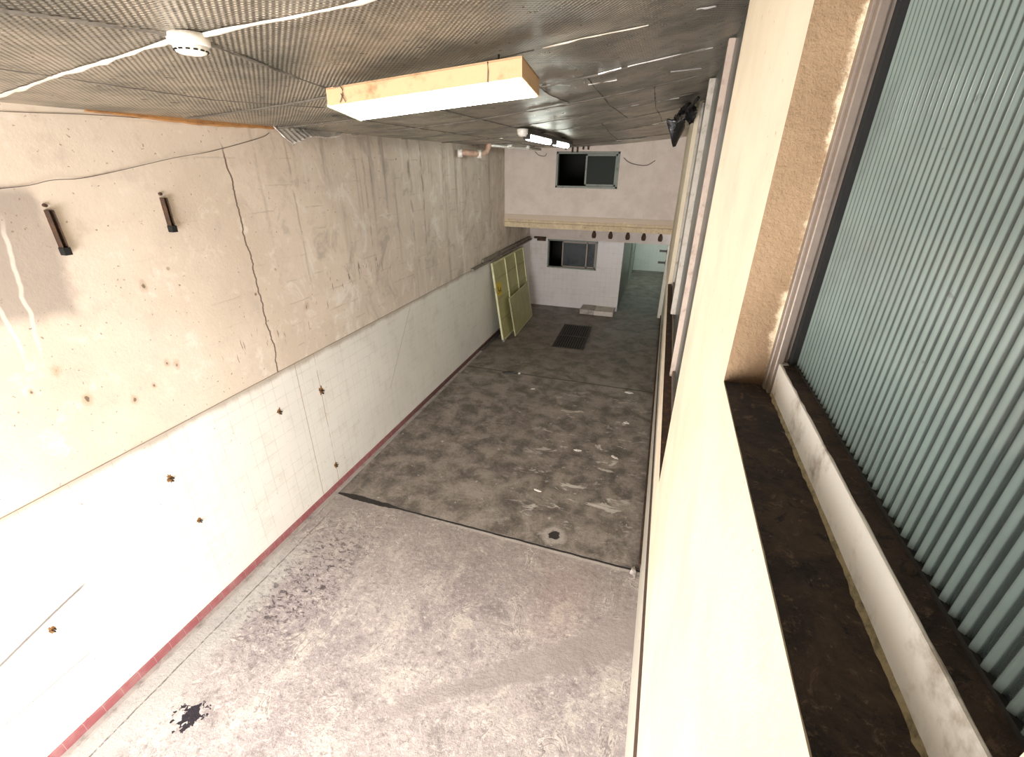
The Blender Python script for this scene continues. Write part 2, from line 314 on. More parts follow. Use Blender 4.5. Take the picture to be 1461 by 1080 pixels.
M = dict(
 plaster=m_plaster_left(), tileL=m_tile('white_wall_tile', 'y', lines=True, z0=2.15 - 0.155 * 14), tileB=m_tile('white_tile_rear', 'x', base=(0.70, 0.66, 0.63), grout=(0.40, 0.37, 0.36), dirt=0.25),
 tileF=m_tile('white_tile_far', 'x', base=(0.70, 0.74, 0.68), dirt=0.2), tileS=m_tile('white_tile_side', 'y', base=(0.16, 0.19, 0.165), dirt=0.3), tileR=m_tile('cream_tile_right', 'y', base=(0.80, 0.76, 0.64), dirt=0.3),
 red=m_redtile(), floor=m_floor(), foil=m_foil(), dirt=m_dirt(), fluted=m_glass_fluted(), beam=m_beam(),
 mezz=m_stucco('mezzanine_plaster', (0.68, 0.60, 0.54), (0.60, 0.525, 0.465), (0.30, 0.25, 0.21), 25, 0.2, 0.3),
 face=m_stucco('cream_painted_plaster', (0.70, 0.62, 0.465), (0.65, 0.56, 0.415), (0.36, 0.24, 0.14), 22, 0.25, 0.22, 'face'),
 jamb=m_stucco('tan_render', (0.31, 0.21, 0.12), (0.245, 0.16, 0.088), (0.09, 0.05, 0.02), 70, 0.9, 0.55, 'fringe'),
 white_paint=grime('white_painted_steel', (0.66, 0.65, 0.60), (0.22, 0.17, 0.12), 0.35, 9, 0.55),
 alu=grime('dull_aluminium', (0.225, 0.185, 0.15), (0.17, 0.13, 0.11), 0.4, 9, 0.45, 0.3),
 pinkpost=grime('pinkish_painted_post', (0.46, 0.37, 0.30), (0.2, 0.13, 0.09), 0.4, 6, 0.6),
 black=grime('black_rubber', (0.006, 0.006, 0.005), (0.016, 0.014, 0.012), 0.4, 8, 0.9),
 rust=grime('rusty_steel', (0.055, 0.032, 0.02), (0.20, 0.09, 0.035), 0.45, 14, 0.8, 0.2, 0.5),
 rustspot=grime('rust_orange', (0.26, 0.12, 0.035), (0.03, 0.02, 0.012), 0.55, 30, 0.9, 0, 0.5),
 housing=grime('yellowed_lamp_housing', (0.68, 0.46, 0.26), (0.34, 0.19, 0.09), 0.35, 5, 0.5),
 diffuser=m_emit('lamp_diffuser', (1.0, 0.985, 0.94), LAMP), tube=m_emit('fluorescent_tube', (0.92, 1.0, 0.92), TUBE),
 trim_green=grime('pale_green_lamp_trim', (0.72, 0.75, 0.55), (0.2, 0.2, 0.1), 0.3, 12, 0.5),
 white=grime('white_plastic', (0.82, 0.79, 0.72), (0.45, 0.36, 0.25), 0.25, 8, 0.4),
 darkmetal=grime('dark_metal', (0.045, 0.042, 0.038), (0.12, 0.09, 0.06), 0.35, 10, 0.45, 0.5),
 winframe=grime('grey_green_window_frame', (0.20, 0.225, 0.19), (0.09, 0.09, 0.07), 0.35, 8, 0.5),
 pane=S('dark_pane', (0.028, 0.034, 0.030), 0.6).mat, pane_pale=grime('misted_pane', (0.055, 0.065, 0.067), (0.018, 0.02, 0.02), 0.5, 2.5, 0.3),
 dark=S('unlit_room', (0.02, 0.02, 0.018), 0.9).mat,
 yellow=m_yellow('faded_yellow_green_paint', (0.50, 0.475, 0.22), (0.42, 0.40, 0.185)), yrib=m_yellow('pale_yellow_rib', (0.72, 0.69, 0.42), (0.60, 0.57, 0.34)),
 ysmall=m_yellow('dull_yellow_board', (0.42, 0.40, 0.19), (0.345, 0.33, 0.155)), tag=m_yellow('bright_yellow_tag', (0.75, 0.56, 0.03), (0.65, 0.48, 0.04)),
 copper=grime('pink_brown_pipe', (0.55, 0.36, 0.27), (0.25, 0.13, 0.09), 0.4, 12, 0.45), 
 wood=grime('raw_timber', (0.42, 0.21, 0.07), (0.18, 0.08, 0.03), 0.5, 9, 0.85), board=grime('dirty_board', (0.26, 0.23, 0.19), (0.06, 0.05, 0.04), 0.6, 6, 0.85),
 cable=S('brown_cable', (0.13, 0.10, 0.08), 0.6).mat, concrete=grime('grey_concrete', (0.42, 0.38, 0.34), (0.16, 0.13, 0.11), 0.5, 6, 0.9, 0, 0.5),
 concrete_edge=grime('pale_concrete', (0.60, 0.55, 0.47), (0.25, 0.2, 0.15), 0.4, 8, 0.9, 0, 0.5),
 bayglass=grime('grimy_bay_glass', (0.075, 0.085, 0.075), (0.03, 0.033, 0.03), 0.4, 5, 0.3), agedpost=grime('aged_white_post', (0.50, 0.46, 0.39), (0.2, 0.16, 0.11), 0.4, 9, 0.6), sealant=grime('yellowed_sealant', (0.27, 0.225, 0.125), (0.06, 0.045, 0.02), 0.65, 40, 0.8), crinkle=grime('crinkled_foil', (0.85, 0.81, 0.76), (0.5, 0.44, 0.38), 0.25, 12, 0.3, 0.35, 0.5), gleam_and_pipe=grime('foil_gleam_and_pale_pipe', (0.88, 0.87, 0.82), (0.45, 0.42, 0.36), 0.3, 6, 0.3, 0.55, 0.5), seam=grime('dark_foil_seam', (0.16, 0.145, 0.12), (0.06, 0.05, 0.04), 0.5, 8, 0.6, 0.3),
 seamlight=grime('pale_foil_seam', (0.74, 0.68, 0.58), (0.4, 0.34, 0.26), 0.35, 6, 0.5, 0.4),
 iron=grime('cast_iron', (0.05, 0.043, 0.036), (0.075, 0.062, 0.05), 0.5, 9, 0.55, 0.5, 0.4), plastic=grime('black_plastic_sheet', (0.010, 0.010, 0.011), (0.03, 0.03, 0.03), 0.4, 6, 0.22),
 litter=grime('pale_litter', (0.72, 0.68, 0.62), (0.4, 0.35, 0.3), 0.4, 20, 0.8), litterdark=grime('dark_scrap', (0.03, 0.026, 0.022), (0.09, 0.07, 0.05), 0.4, 20, 0.7),
 doorframe=grime('pale_green_door_frame', (0.50, 0.57, 0.50), (0.25, 0.27, 0.22), 0.4, 6, 0.6),
)

for k_ in ('pane', 'pane_pale'): M[k_].node_tree.nodes['Principled BSDF'].inputs['Specular IOR Level'].default_value = 0.15
# ------------------------------------------------------------------ mesh helpers
class MB:
    def __init__(s): s.bm = bmesh.new(); s.mi = 0
    def quad(s, *pts):
        f = s.bm.faces.new([s.bm.verts.new(p) for p in pts]); f.material_index = s.mi; return s
    def box(s, a, b, mat=None, bevel=0.0):
        r = bmesh.ops.create_cube(s.bm, size=1); vs = r['verts']
        c = [(a[i] + b[i]) / 2 for i in range(3)]; d = [abs(b[i] - a[i]) for i in range(3)]
        for v in vs: v.co = Vector((c[0] + v.co.x * d[0], c[1] + v.co.y * d[1], c[2] + v.co.z * d[2]))
        fs = list({f for v in vs for f in v.link_faces})
        if bevel:
            es = list({e for f in fs for e in f.edges})
            rr = bmesh.ops.bevel(s.bm, geom=es, offset=bevel, segments=2, affect='EDGES', profile=0.5)
            fs = list(set(rr['faces']) | {f for f in fs if f.is_valid}); vs = list({v for f in fs for v in f.verts})
        for f in fs: f.material_index = s.mi
        if mat is not None:
            for v in vs: v.co = mat @ v.co
        return s
    def tube(s, pts, r, n=8, cap=True):
        pts = [Vector(p) for p in pts]; rings = []
        for i, p in enumerate(pts):
            t = (pts[min(i + 1, len(pts) - 1)] - pts[max(i - 1, 0)]).normalized()
            u = t.cross(Vector((0, 0, 1)));
            if u.length < 0.05: u = t.cross(Vector((0, 1, 0)))
            u.normalize(); w = t.cross(u)
            rr = r[i] if isinstance(r, (list, tuple)) else r
            rings.append([s.bm.verts.new(p + (u * math.cos(2 * math.pi * k / n) + w * math.sin(2 * math.pi * k / n)) * rr) for k in range(n)])
        for a, b in zip(rings, rings[1:]):
            for k in range(n):
                f = s.bm.faces.new((a[k], a[(k + 1) % n], b[(k + 1) % n], b[k])); f.smooth = True; f.material_index = s.mi
        if cap:
            for q in (rings[0], rings[-1]): s.bm.faces.new(q).material_index = s.mi
        return s
    def lathe(s, prof, n=32, loc=(0, 0, 0)):
        L = Vector(loc); rings = []
        for r, z in prof:
            rings.append([s.bm.verts.new(L + Vector((max(r, 1e-4) * math.cos(2 * math.pi * k / n), max(r, 1e-4) * math.sin(2 * math.pi * k / n), z))) for k in range(n)])
        for a, b in zip(rings, rings[1:]):
            for k in range(n):
                f = s.bm.faces.new((a[k], a[(k + 1) % n], b[(k + 1) % n], b[k])); f.smooth = True; f.material_index = s.mi
        for q in (rings[0], rings[-1]): s.bm.faces.new(q)
        return s
    def build(s, name, mat, parent=None):
        bmesh.ops.recalc_face_normals(s.bm, faces=s.bm.faces)
        me = bpy.data.meshes.new(name); s.bm.to_mesh(me); s.bm.free()
        for m_ in (mat if isinstance(mat, (list, tuple)) else [mat]): me.materials.append(m_ if not isinstance(m_, str) else M[m_])
        o = bpy.data.objects.new(name, me); col.objects.link(o)
        if parent: o.parent = parent
        return o
def tag(o, label, cat, group=None, kind=None):
    o['label'] = label; o['category'] = cat
    if group: o['group'] = group
    if kind: o['kind'] = kind
    return o
def empty(name, loc, label, cat, group=None, kind=None, mat=None):
    o = bpy.data.objects.new(name, None); o.empty_display_size = 0.1; col.objects.link(o)
    if mat is not None: o.matrix_world = mat
    else: o.location = loc
    return tag(o, label, cat, group, kind)
def st(o, label, cat): return tag(o, label, cat, kind='structure')

# ================================================================== SETTING
LW, RW = -4.1, 0.2
YB, YL, YF = 11.97, 14.5, 21.3
def cz(x, y):
    u = min(max(x - LW, 0), 4.6)
    return 4.72 + .04 * u + .017 * u * u - 0.27 * max(0, min(1, (y - 9) / 3)) * max(0, min(1, u / 4.3))

b = MB()
b.box((LW - .2, -2.2, -.15), (0.6, YF + .2, 0)).box((-4.6, -6, -.15), (1.2, -2.2, -.02))
st(b.build('floor', 'floor'), 'worn concrete floor, pale in front and dark further back', 'floor')

# ceiling: sheets of bubble foil, lightly sagging
rows = [-2.2, -0.6, 0.6, 1.8, 3.2, 4.35, 5.6, 6.85, 8.25, 9.67, 11.1, YB]
colsx = [LW - .02, -3.05, -2.08, -1.0, -0.1, 0.36]
b = MB()
for r0, r1 in zip(rows, rows[1:]):
    for c0, c1 in zip(colsx, colsx[1:]):
        nx, ny = 10, 12; g = []
        ph = rnd.random() * 6
        for i in range(nx + 1):
            for j in range(ny + 1):
                fx, fy = i / nx, j / ny; X = c0 + (c1 - c0) * fx; Y = r0 + (r1 - r0) * fy
                bel = math.sin(math.pi * fx) * math.sin(math.pi * fy)
                sag = -0.012 * bel + bel * .007 * math.sin(5 * fx + ph) * math.sin(6 * fy + ph * 2)
                g.append(b.bm.verts.new((X, Y, cz(X, Y) + sag)))
        for i in range(nx):
            for j in range(ny):
                f = b.bm.faces.new((g[i * (ny + 1) + j], g[i * (ny + 1) + j + 1], g[(i + 1) * (ny + 1) + j + 1], g[(i + 1) * (ny + 1) + j])); f.smooth = True
ceiling = st(b.build('ceiling', 'foil'), 'quilted silver foil insulation ceiling', 'ceiling')
b = MB(); b.box((LW - .3, -2.3, 5.45), (.7, YB + .2, 5.6)); b.box((.36, -2.3, 5.0), (.5, YB, 5.5)).box((LW - .3, -2.3, 4.7), (LW - .02, YB, 5.5))
st(b.build('roof', 'dark'), 'roof deck above the foil ceiling', 'roof')

def seam(pts, w, drop, mat, name='seam'):
    """strip of folded foil edge hanging a little below the sheets; pts are (x, y)"""
    b = MB(); prev = None
    P = [Vector(p) for p in pts]; L = sum((q - p).length for p, q in zip(P, P[1:])); n = max(4, int(L / 0.07))
    dense = []
    for k in range(n + 1):
        d = L * k / n; i = 0
        while i < len(P) - 2 and d > (P[i + 1] - P[i]).length: d -= (P[i + 1] - P[i]).length; i += 1
        t = min(1, d / (P[i + 1] - P[i]).length); dense.append((P[i].lerp(P[i + 1], t), (P[i + 1] - P[i]).normalized()))
    for k, (p, t) in enumerate(dense):
        nrm = Vector((-t.y, t.x)); ww = w * (0.35 + 1.2 * rnd.random()); dd = drop * (0.6 + 0.8 * rnd.random())
        if k in (0, n): ww *= 0.3
        row = []
        for q, h in ((-1, 0.002), (-.3, dd), (.3, dd * 1.1), (1, 0.002)):
            a = p + nrm * ww * q; row.append(b.bm.verts.new((a.x, a.y, cz(a.x, a.y) - 0.004 - h)))
        if prev:
            for i in range(3): b.bm.faces.new((prev[i], prev[i + 1], row[i + 1], row[i])).smooth = True
        prev = row
    return b.build(name, mat, ceiling)
# ridge beside the smoke detector and the dark joints around it
seam([(LW + .05, 2.02), (-3.0, 1.84), (-2.1, 1.77), (-1.3, 1.93), (-0.2, 2.0)], .010, .012, 'seamlight')
seam([(-2.55, 0.3), (-2.05, 1.74)], .007, .008, 'seam'); seam([(-2.04, 1.86), (-2.29, 2.95), (-2.3, 4.3)], .008, .008, 'seam')
seam([(-3.03, 1.5), (-3.07, 2.8), (-2.8, 3.6)], .005, .006, 'seam')
seam([(LW + .1, 3.3), (-2.2, 3.22), (-.9, 3.18)], .012, .01, 'seam')
for yy in (4.35, 5.6, 6.85, 8.25, 9.67, 11.1): seam([(LW + .06, yy + .04), (-2, yy - .02), (.1, yy)], .010, .012, 'seam')
for xx, y0, y1 in ((-3.05, 4.0, 11.5), (-2.2, 4.35, 11.5), (-1.15, 4.0, 5.6), (-0.78, 4.4, 8.2), (-1.2, 8.3, 11.4), (-.3, 5.6, 9.6)): seam([(xx, y0), (xx - .05, (y0 + y1) / 2), (xx, y1)], .007, .008, 'seam')
for pts in ([(-.85, 3.19), (-.6, 3.21), (-.25, 3.30)], [(-.68, 4.33), (-.5, 4.31)], [(-.45, 4.31), (-.1, 4.33), (.16, 4.40)], [(-.82, 4.70), (-.58, 4.76)], [(-.14, 4.98), (.12, 5.2)],
            [(-1.33, 3.96), (-1.2, 4.1)], [(-1.1, 4.3), (-.95, 4.55)], [(.0, 3.25), (.1, 3.3)], [(-.62, 6.8), (-.48, 6.86)], [(-1.4, 9.69), (-1.0, 9.72)], [(-.7, 9.70), (-.2, 9.62)], [(-.3, 6.9), (-.05, 7.0)],
            [(-1.25, 11.15), (-.5, 11.45)], [(-3.0, 8.3), (-2.95, 8.5)]):
    seam(pts, .004, .008, 'seamlight' if pts[0] == (-.85, 3.19) else 'gleam_and_pipe')  # short bright strips put in for gleams along the foil edges

# left wall
b = MB()
b.box((LW - .2, -2.2, 2.12), (LW, YL + .2, 4.95))
b.mi = 1; b.box((LW - .2, -2.2, 0), (LW + .012, YL + .2, 2.15))
st(b.build('wall_left', ['plaster', 'tileL']), 'left wall, cracked cream plaster above white tiles', 'wall')
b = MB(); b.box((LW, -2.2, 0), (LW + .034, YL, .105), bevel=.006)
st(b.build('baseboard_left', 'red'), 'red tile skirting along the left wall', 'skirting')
b = MB(); b.box((LW, -2.2, 0), (LW + .09, YL, .02)); 
st(b.build('trim_1', 'concrete'), 'cement fillet at the foot of the red skirting', 'trim')

# near wall with the shutter opening the daylight comes through
b = MB()
b.box((LW - .2, -2.4, 3.15), (.5, -2.2, 5.4)).box((LW - .2, -2.4, 0), (-3.75, -2.2, 3.15)).box((-.05, -2.4, 0), (.5, -2.2, 3.15))
st(b.build('wall_front', 'mezz'), 'front wall with the shutter opening behind the viewer', 'wall')

# right wall: lower tiled part set back, thick plastered upper part with window bays
YP0, YP1, YE = 1.14, 2.47, 8.0
ZS1, ZS2 = 3.9, 2.55
b = MB()
b.box((RW, -2.2, 2.2), (.5, YB, ZS2 - .001)).box((RW, -2.2, ZS2 - .001), (.5, YP1, ZS1 - .001))
b.box((RW, YP0, ZS1 - .001), (.5, YP1, 5.35)).box((RW, -2.2, ZS1 - .001), (.5, .186, 5.35)).box((RW, YE, ZS2 - .001), (.5, YB, 5.35))
b.box((RW, .186, 5.05), (.5, YP0, 5.35))
for f in b.bm.faces:
    c = f.calc_center_median()
    if f.normal.y < -.9 and abs(c.y - YP0) < .01: f.material_index = 1
b.mi = 2; b.box((.305, -2.2, 0), (.5, YF, 2.2)); b.box((.19, 14.3, 0), (.3, 14.9, 2.2))
wr = st(b.build('wall_right', ['face', 'jamb', 'tileR']), 'right wall, thick cream plaster with window bays', 'wall')
b = MB(); b.box((.278, 4.12, 0), (.306, 14.3, .1), bevel=.005)
st(b.build('baseboard_right', 'rust'), 'dark skirting along the foot of the right wall', 'skirting')
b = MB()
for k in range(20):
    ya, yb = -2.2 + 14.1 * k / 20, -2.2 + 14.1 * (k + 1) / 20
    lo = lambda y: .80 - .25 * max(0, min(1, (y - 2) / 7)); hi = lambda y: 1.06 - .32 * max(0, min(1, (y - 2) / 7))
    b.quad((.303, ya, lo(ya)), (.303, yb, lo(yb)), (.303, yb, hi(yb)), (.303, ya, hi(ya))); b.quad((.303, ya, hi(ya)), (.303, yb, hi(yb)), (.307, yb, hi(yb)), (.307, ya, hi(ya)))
st(b.build('shadow_gap_strip', 'rust'), 'added dark strip for the shadowed gap low along the right wall', 'trim')  # dark strip put in for the shadow line below the overhanging upper wall

# sills
def sill(name, y0, y1, x0, x1, z, mat, label, amp=.008):
    b = MB(); nx, ny = 8, max(10, int((y1 - y0) / .03)); g = []
    for i in range(nx + 1):
        for j in range(ny + 1):
            h = .0015 if i == 0 else .002 + rnd.uniform(0, 1) * amp * (0.5 if 2 <= i <= nx - 2 else .06)
            ed = rnd.uniform(-.0006, .0006) if i == 0 else 0
            g.append(b.bm.verts.new((x0 + (x1 - x0) * i / nx + ed, y0 + (y1 - y0) * j / ny, z + h)))
    for i in range(nx):
        for j in range(ny):
            b.bm.faces.new((g[i * (ny + 1) + j], g[i * (ny + 1) + j + 1], g[(i + 1) * (ny + 1) + j + 1], g[(i + 1) * (ny + 1) + j])).smooth = True
    return b.build(name, mat)
st(sill('sill', .186, YP0, RW + .001, .335, ZS1, 'dirt', ''), 'dirt caked sill of the near fluted window', 'sill')
st(sill('sill', YP1, YE, RW + .001, .335, ZS2, 'rust', '', .004), 'brown stained sill of the long far window bay', 'sill')

# window_3: fluted window in the near bay
w3 = empty('window_3', (.3, .2, ZS1), 'tall fluted glass window in a white steel frame, right of the viewer', 'window', kind='structure')
def child(b, name, mat, par): 
    o = b.build(name, mat, par); o.matrix_parent_inverse = par.matrix_world.inverted() if par.matrix_world != Matrix() else Matrix.Translation(-par.location); return o
def shift(b, par):      # world-space mesh -> the parent's local space
    loc = Vector(par.location)
    for v in b.bm.verts: v.co -= loc
    return b
b = MB(); b.box((.30, .186, ZS1 - .01), (.345, YP0, 3.982), bevel=.003)
shift(b, w3).build('bottom_rail', 'white_paint', w3)
b = MB(); b.box((.292, 1.098, ZS1), (.31, 1.138, 5.06), bevel=.003).box((.31, 1.108, ZS1 + .04), (.325, 1.138, 5.06), bevel=.002).box((.287, 1.118, ZS1), (.30, 1.139, 5.06), bevel=.002)
shift(b, w3).build('stile', 'alu', w3)
b = MB(); b.box((.304, .186, ZS1 + .03), (.345, .222, 5.06), bevel=.004)
shift(b, w3).build('stile', 'white_paint', w3)
b = MB(); b.box((.30, .2, 5.0), (.345, YP0, 5.06), bevel=.004)
shift(b, w3).build('top_rail', 'white_paint', w3)
b = MB(); b.box((.319, 1.085, 3.98), (.345, 1.11, 5.02))
b.box((.328, .22, 3.975), (.345, 1.1, 3.992))
shift(b, w3).build('gasket', 'black', w3)
# the dirt line on the rail
shift_b = MB()
g = []; 
for j in range(40):
    yy = .22 + (1.085 - .22) * j / 39
    g.append([shift_b.bm.verts.new((xx, yy, 3.9825 + h)) for xx, h in ((.303 + rnd.uniform(0, .002), 0), (.310, rnd.uniform(.0005, .002)), (.318, rnd.uniform(.001, .005)), (.336, .004))])
for a, c in zip(g, g[1:]):
    for k in range(3): shift_b.bm.faces.new((a[k], a[k + 1], c[k + 1], c[k])).smooth = True
shift(shift_b, w3).build('dirt_bead', 'dirt', w3)
b = MB(); prev = None
for j in range(90):
    yy = .19 + (1.09 - .19) * j / 89; w_ = .004 + rnd.uniform(0, .004)
    row = [b.bm.verts.new(q) for q in ((.301, yy, 3.912), (.2995 - w_ * .5, yy, 3.905), (.299 - w_, yy, 3.899))]
    if prev:
        for k in range(2): b.bm.faces.new((prev[k], prev[k + 1], row[k + 1], row[k])).smooth = True
    prev = row
shift(b, w3).build('sealant_bead', 'sealant', w3)
# fluted pane: real flutes
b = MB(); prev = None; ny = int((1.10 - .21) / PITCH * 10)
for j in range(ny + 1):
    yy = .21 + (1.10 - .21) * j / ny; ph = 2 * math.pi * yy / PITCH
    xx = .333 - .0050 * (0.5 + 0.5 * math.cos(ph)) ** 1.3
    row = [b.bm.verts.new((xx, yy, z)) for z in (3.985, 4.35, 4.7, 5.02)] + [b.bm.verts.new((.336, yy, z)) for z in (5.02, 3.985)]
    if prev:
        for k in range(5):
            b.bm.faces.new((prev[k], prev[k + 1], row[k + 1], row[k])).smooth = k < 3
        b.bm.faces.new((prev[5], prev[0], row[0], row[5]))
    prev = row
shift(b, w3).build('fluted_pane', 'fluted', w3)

# window_4: long glazed bay beyond the pillar
w4 = empty('window_4', (.26, YP1, ZS2), 'long fluted glazing with posts in the bay beyond the cream pillar', 'window', kind='structure')
b = MB(); b.box((.295, YP1, ZS2 + .02), (.31, YE, 5.22)); shift(b, w4).build('fluted_pane', 'bayglass', w4)
b = MB(); b.box((.25, 4.17, ZS2), (.296, 4.23, 5.2), bevel=.004); shift(b, w4).build('post', 'pinkpost', w4)
b = MB(); b.box((.235, 5.9, ZS2 + .1), (.296, 6.0, 5.2), bevel=.006); shift(b, w4).build('post', 'agedpost', w4)
b = MB(); b.box((.26, 7.9, ZS2), (.296, YE, 5.18), bevel=.004); shift(b, w4).build('post', 'agedpost', w4)
b = MB(); b.box((.27, YP1, ZS2), (.296, YE, ZS2 + .06), bevel=.004); shift(b, w4).build('bottom_rail', 'alu', w4)
# closed side room behind the glazing
b = MB(); b.box((3.4, -2.2, 2.3), (3.5, 9, 5.5)).box((.5, -2.3, 2.3), (3.5, -2.2, 5.5)).box((.5, 9, 2.3), (3.5, 9.1, 5.5)).box((.5, -2.2, 2.2), (3.5, 9, 2.3)).box((.5, -2.2, 5.5), (3.5, 9, 5.6))
st(b.build('wall_side_room', 'mezz'), 'side room walls behind the fluted glazing', 'wall')

# mezzanine wall with window, its floor edge, and the rear tiled wall with window
def holed(name, mats, x0, x1, z0, z1, y0, y1, hx0, hx1, hz0, hz1, splits=None):
    b = MB()
    for k, (a, c) in enumerate((((x0, z0), (hx0, z1)), ((hx1, z0), (x1, z1)), ((hx0, z0), (hx1, hz0)), ((hx0, hz1), (hx1, z1)))):
        b.box((a[0], y0, a[1]), (c[0], y1, c[1]))
    return b.build(name, mats)
st(holed('wall_back', 'mezz', LW, .3, 3.03, 5.3, YB, YB + .15, -2.75, -1.22, 3.83, 4.64), 'stained mezzanine wall at the back, above the overhang', 'wall')
b = MB(); b.box((LW, YB - .03, 2.84), (.3, YL, 3.03)); b.box((LW, YB - .012, 3.03), (.3, YB, 3.16))
st(b.build('trim_4', 'beam'), 'yellowed stained slab edge under the mezzanine wall', 'trim')
b = MB(); ZT = 2.2
b.mi = 0
for a, c in (((LW, 0), (-3.49, ZT)), ((-1.885, 0), (-1.095, ZT)), ((-3.49, 0), (-1.885, 1.29)), ((-3.49, 2.19), (-1.885, ZT))): b.box((a[0], YL, a[1]), (c[0], YL + .15, c[1]))
b.mi = 1; b.box((LW, YL + .012, ZT), (.3, YL + .15, 2.85))
st(b.build('wall_rear', ['tileB', 'mezz']), 'white tiled rear wall under the mezzanine', 'wall')
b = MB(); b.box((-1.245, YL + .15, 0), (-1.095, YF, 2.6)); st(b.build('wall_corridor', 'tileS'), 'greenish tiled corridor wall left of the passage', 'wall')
b = MB(); b.box((-1.3, YF, 0), (.5, YF + .15, 2.8)); st(b.build('wall_far', 'tileF'), 'pale green tiled wall at the end of the passage', 'wall')
b = MB(); b.box((-1.245, YL + .15, 2.7), (.5, YF + .15, 2.85)); st(b.build('ceiling_corridor', 'mezz'), 'passage ceiling', 'ceiling')
b = MB(); b.box((LW, YB + 2.0, 3.03), (.3, YB + 2.1, 5.3)).box((LW, YB + .15, 5.3), (.3, YB + 2.1, 5.4)).box((LW - .1, YB + .15, 3.03), (LW, YB + 2.1, 5.4)).box((.3, YB + .15, 3.03), (.4, YB + 2.1, 5.4))
b.box((LW, YL + 1.8, 0), (-1.245, YL + 1.9, 2.9)).box((LW - .1, YL + .15, 0), (LW, YL + 1.9, 2.9)).box((LW, YL + .15, 2.85), (-1.245, YL + 1.9, 2.95))
st(b.build('wall_room_behind', 'dark'), 'dark rooms behind the two back windows', 'wall')

def slider(name, y, x0, x1, z0, z1, sashes, label, fw=.05, track=.12):
    """sliding window: frame, sashes (x0, x1, y offset, pane material)"""
    e = empty(name, (x0, y, z0), label, 'window', kind='structure')
    b = MB(); L = lambda a, c: b.box((a[0] - x0, a[1] - y, a[2] - z0), (c[0] - x0, c[1] - y, c[2] - z0), bevel=.005)
    L((x0, y - .02, z0), (x1, y + track, z0 + fw)); L((x0, y - .02, z1 - fw), (x1, y + track, z1)); L((x0, y - .02, z0), (x0 + fw, y + track, z1)); L((x1 - fw, y - .02, z0), (x1, y + track, z1))
    b.build('frame', 'winframe', e)
    for sx0, sx1, yo, pm in sashes:
        b = MB()
        for a, c in (((sx0, z0 + fw), (sx1, z0 + fw + .045)), ((sx0, z1 - fw - .045), (sx1, z1 - fw)), ((sx0, z0 + fw), (sx0 + .045, z1 - fw)), ((sx1 - .045, z0 + fw), (sx1, z1 - fw))):
            b.box((a[0] - x0, yo, a[1] - z0), (c[0] - x0, yo + .03, c[1] - z0), bevel=.004)
        so = b.build('sash', 'alu' if pm == 'pane_pale' else 'winframe', e)
        b = MB(); b.box((sx0 + .04 - x0, yo + .011, fw + .04), (sx1 - .04 - x0, yo + .019, z1 - z0 - fw - .04)); b.build('pane', pm, so)
    return e
slider('window_1', YB, -2.75, -1.22, 3.83, 4.64, [(-2.03, -1.27, .01, 'pane')], 'sliding window high in the mezzanine wall, left half open and black')
slider('window_2', YL, -3.49, -1.885, 1.29, 2.19, [(-3.02, -2.2, .01, 'pane_pale'), (-2.55, -1.93, .06, 'pane_pale')], 'lower sliding window in the white tiled rear wall, left third open', fw=.045)

# passage door frame
d1 = empty('door_1', (-1.09, 18.4, 0), 'pale green door frame on the left of the passage', 'door', kind='structure')
b = MB(); b.box((0, 0, 0), (.05, .09, 2.1)).box((0, .85, 0), (.05, .94, 2.1)).box((0, 0, 2.1), (.05, .94, 2.18)); b.build('door_frame', 'doorframe', d1)
b = MB(); b.box((0, .09, 0), (.02, .85, 2.1)); b.build('door_leaf', 'winframe', d1)
b = MB(); b.box((.02, .16, 1.02), (.06, .28, 1.045), bevel=.006); b.build('door_handle', 'darkmetal', d1)

# ================================================================== THINGS
# --- big ceiling lamp
ux = Vector((1.246, -.024, .098)).normalized(); vv = Vector((.010, .314, -.054)); vv = (vv - ux * vv.dot(ux)).normalized(); ww = ux.cross(vv)
FM = Matrix((ux, vv, ww)).transposed().to_4x4(); FM.translation = (-2.057, 2.673, 4.701)
lamp = empty('ceiling_lamp', None, 'large lit box lamp with yellowed sides hanging tilted under the foil ceiling', 'lamp', mat=FM)
b = MB(); Lx, Wy, Dz, t = 1.25, .318, .095, .008
for a, c in (((0, 0, 0), (Lx, t, Dz)), ((0, Wy - t, 0), (Lx, Wy, Dz)), ((0, t, 0), (t, Wy - t, Dz)), ((Lx - t, t, 0), (Lx, Wy - t, Dz)), ((0, 0, Dz - t), (Lx, Wy, Dz + .001))): b.box(a, c)
b.build('housing', 'housing', lamp)
b = MB(); b.box((.012, .012, -.004), (Lx - .012, Wy - .012, .012), bevel=.003); b.build('diffuser', 'diffuser', lamp)
b = MB(); b.box((-.004, -.002, -.006), (.010, Wy + .002, .010), bevel=.002); b.build('end_trim', 'trim_green', lamp)
b = MB(); b.tube([(.06, -.006, .095), (.085, -.014, .088), (.115, -.012, .09), (.128, -.010, .07), (.125, -.010, .045), (.112, -.010, .02), (.10, -.008, .006)], .0035, 6)
b.tube([(.115, -.012, .05), (.135, -.012, .02), (.14, -.008, .004)], .003, 6); b.build('loose_wire', 'cable', lamp)
b = MB(); b.tube([(1.06, -.004, .092), (1.062, -.006, .045), (1.058, -.004, .0), (1.06, .03, -.006)], .003, 6); b.build('retaining_wire', 'cable', lamp)
for px, hh in ((.22, .075), (1.05, .10)):
    b = MB(); b.tube([(px, Wy * .6, Dz), (px, Wy * .6, Dz + hh)], .006, 8); b.build('hanger', 'darkmetal', lamp)

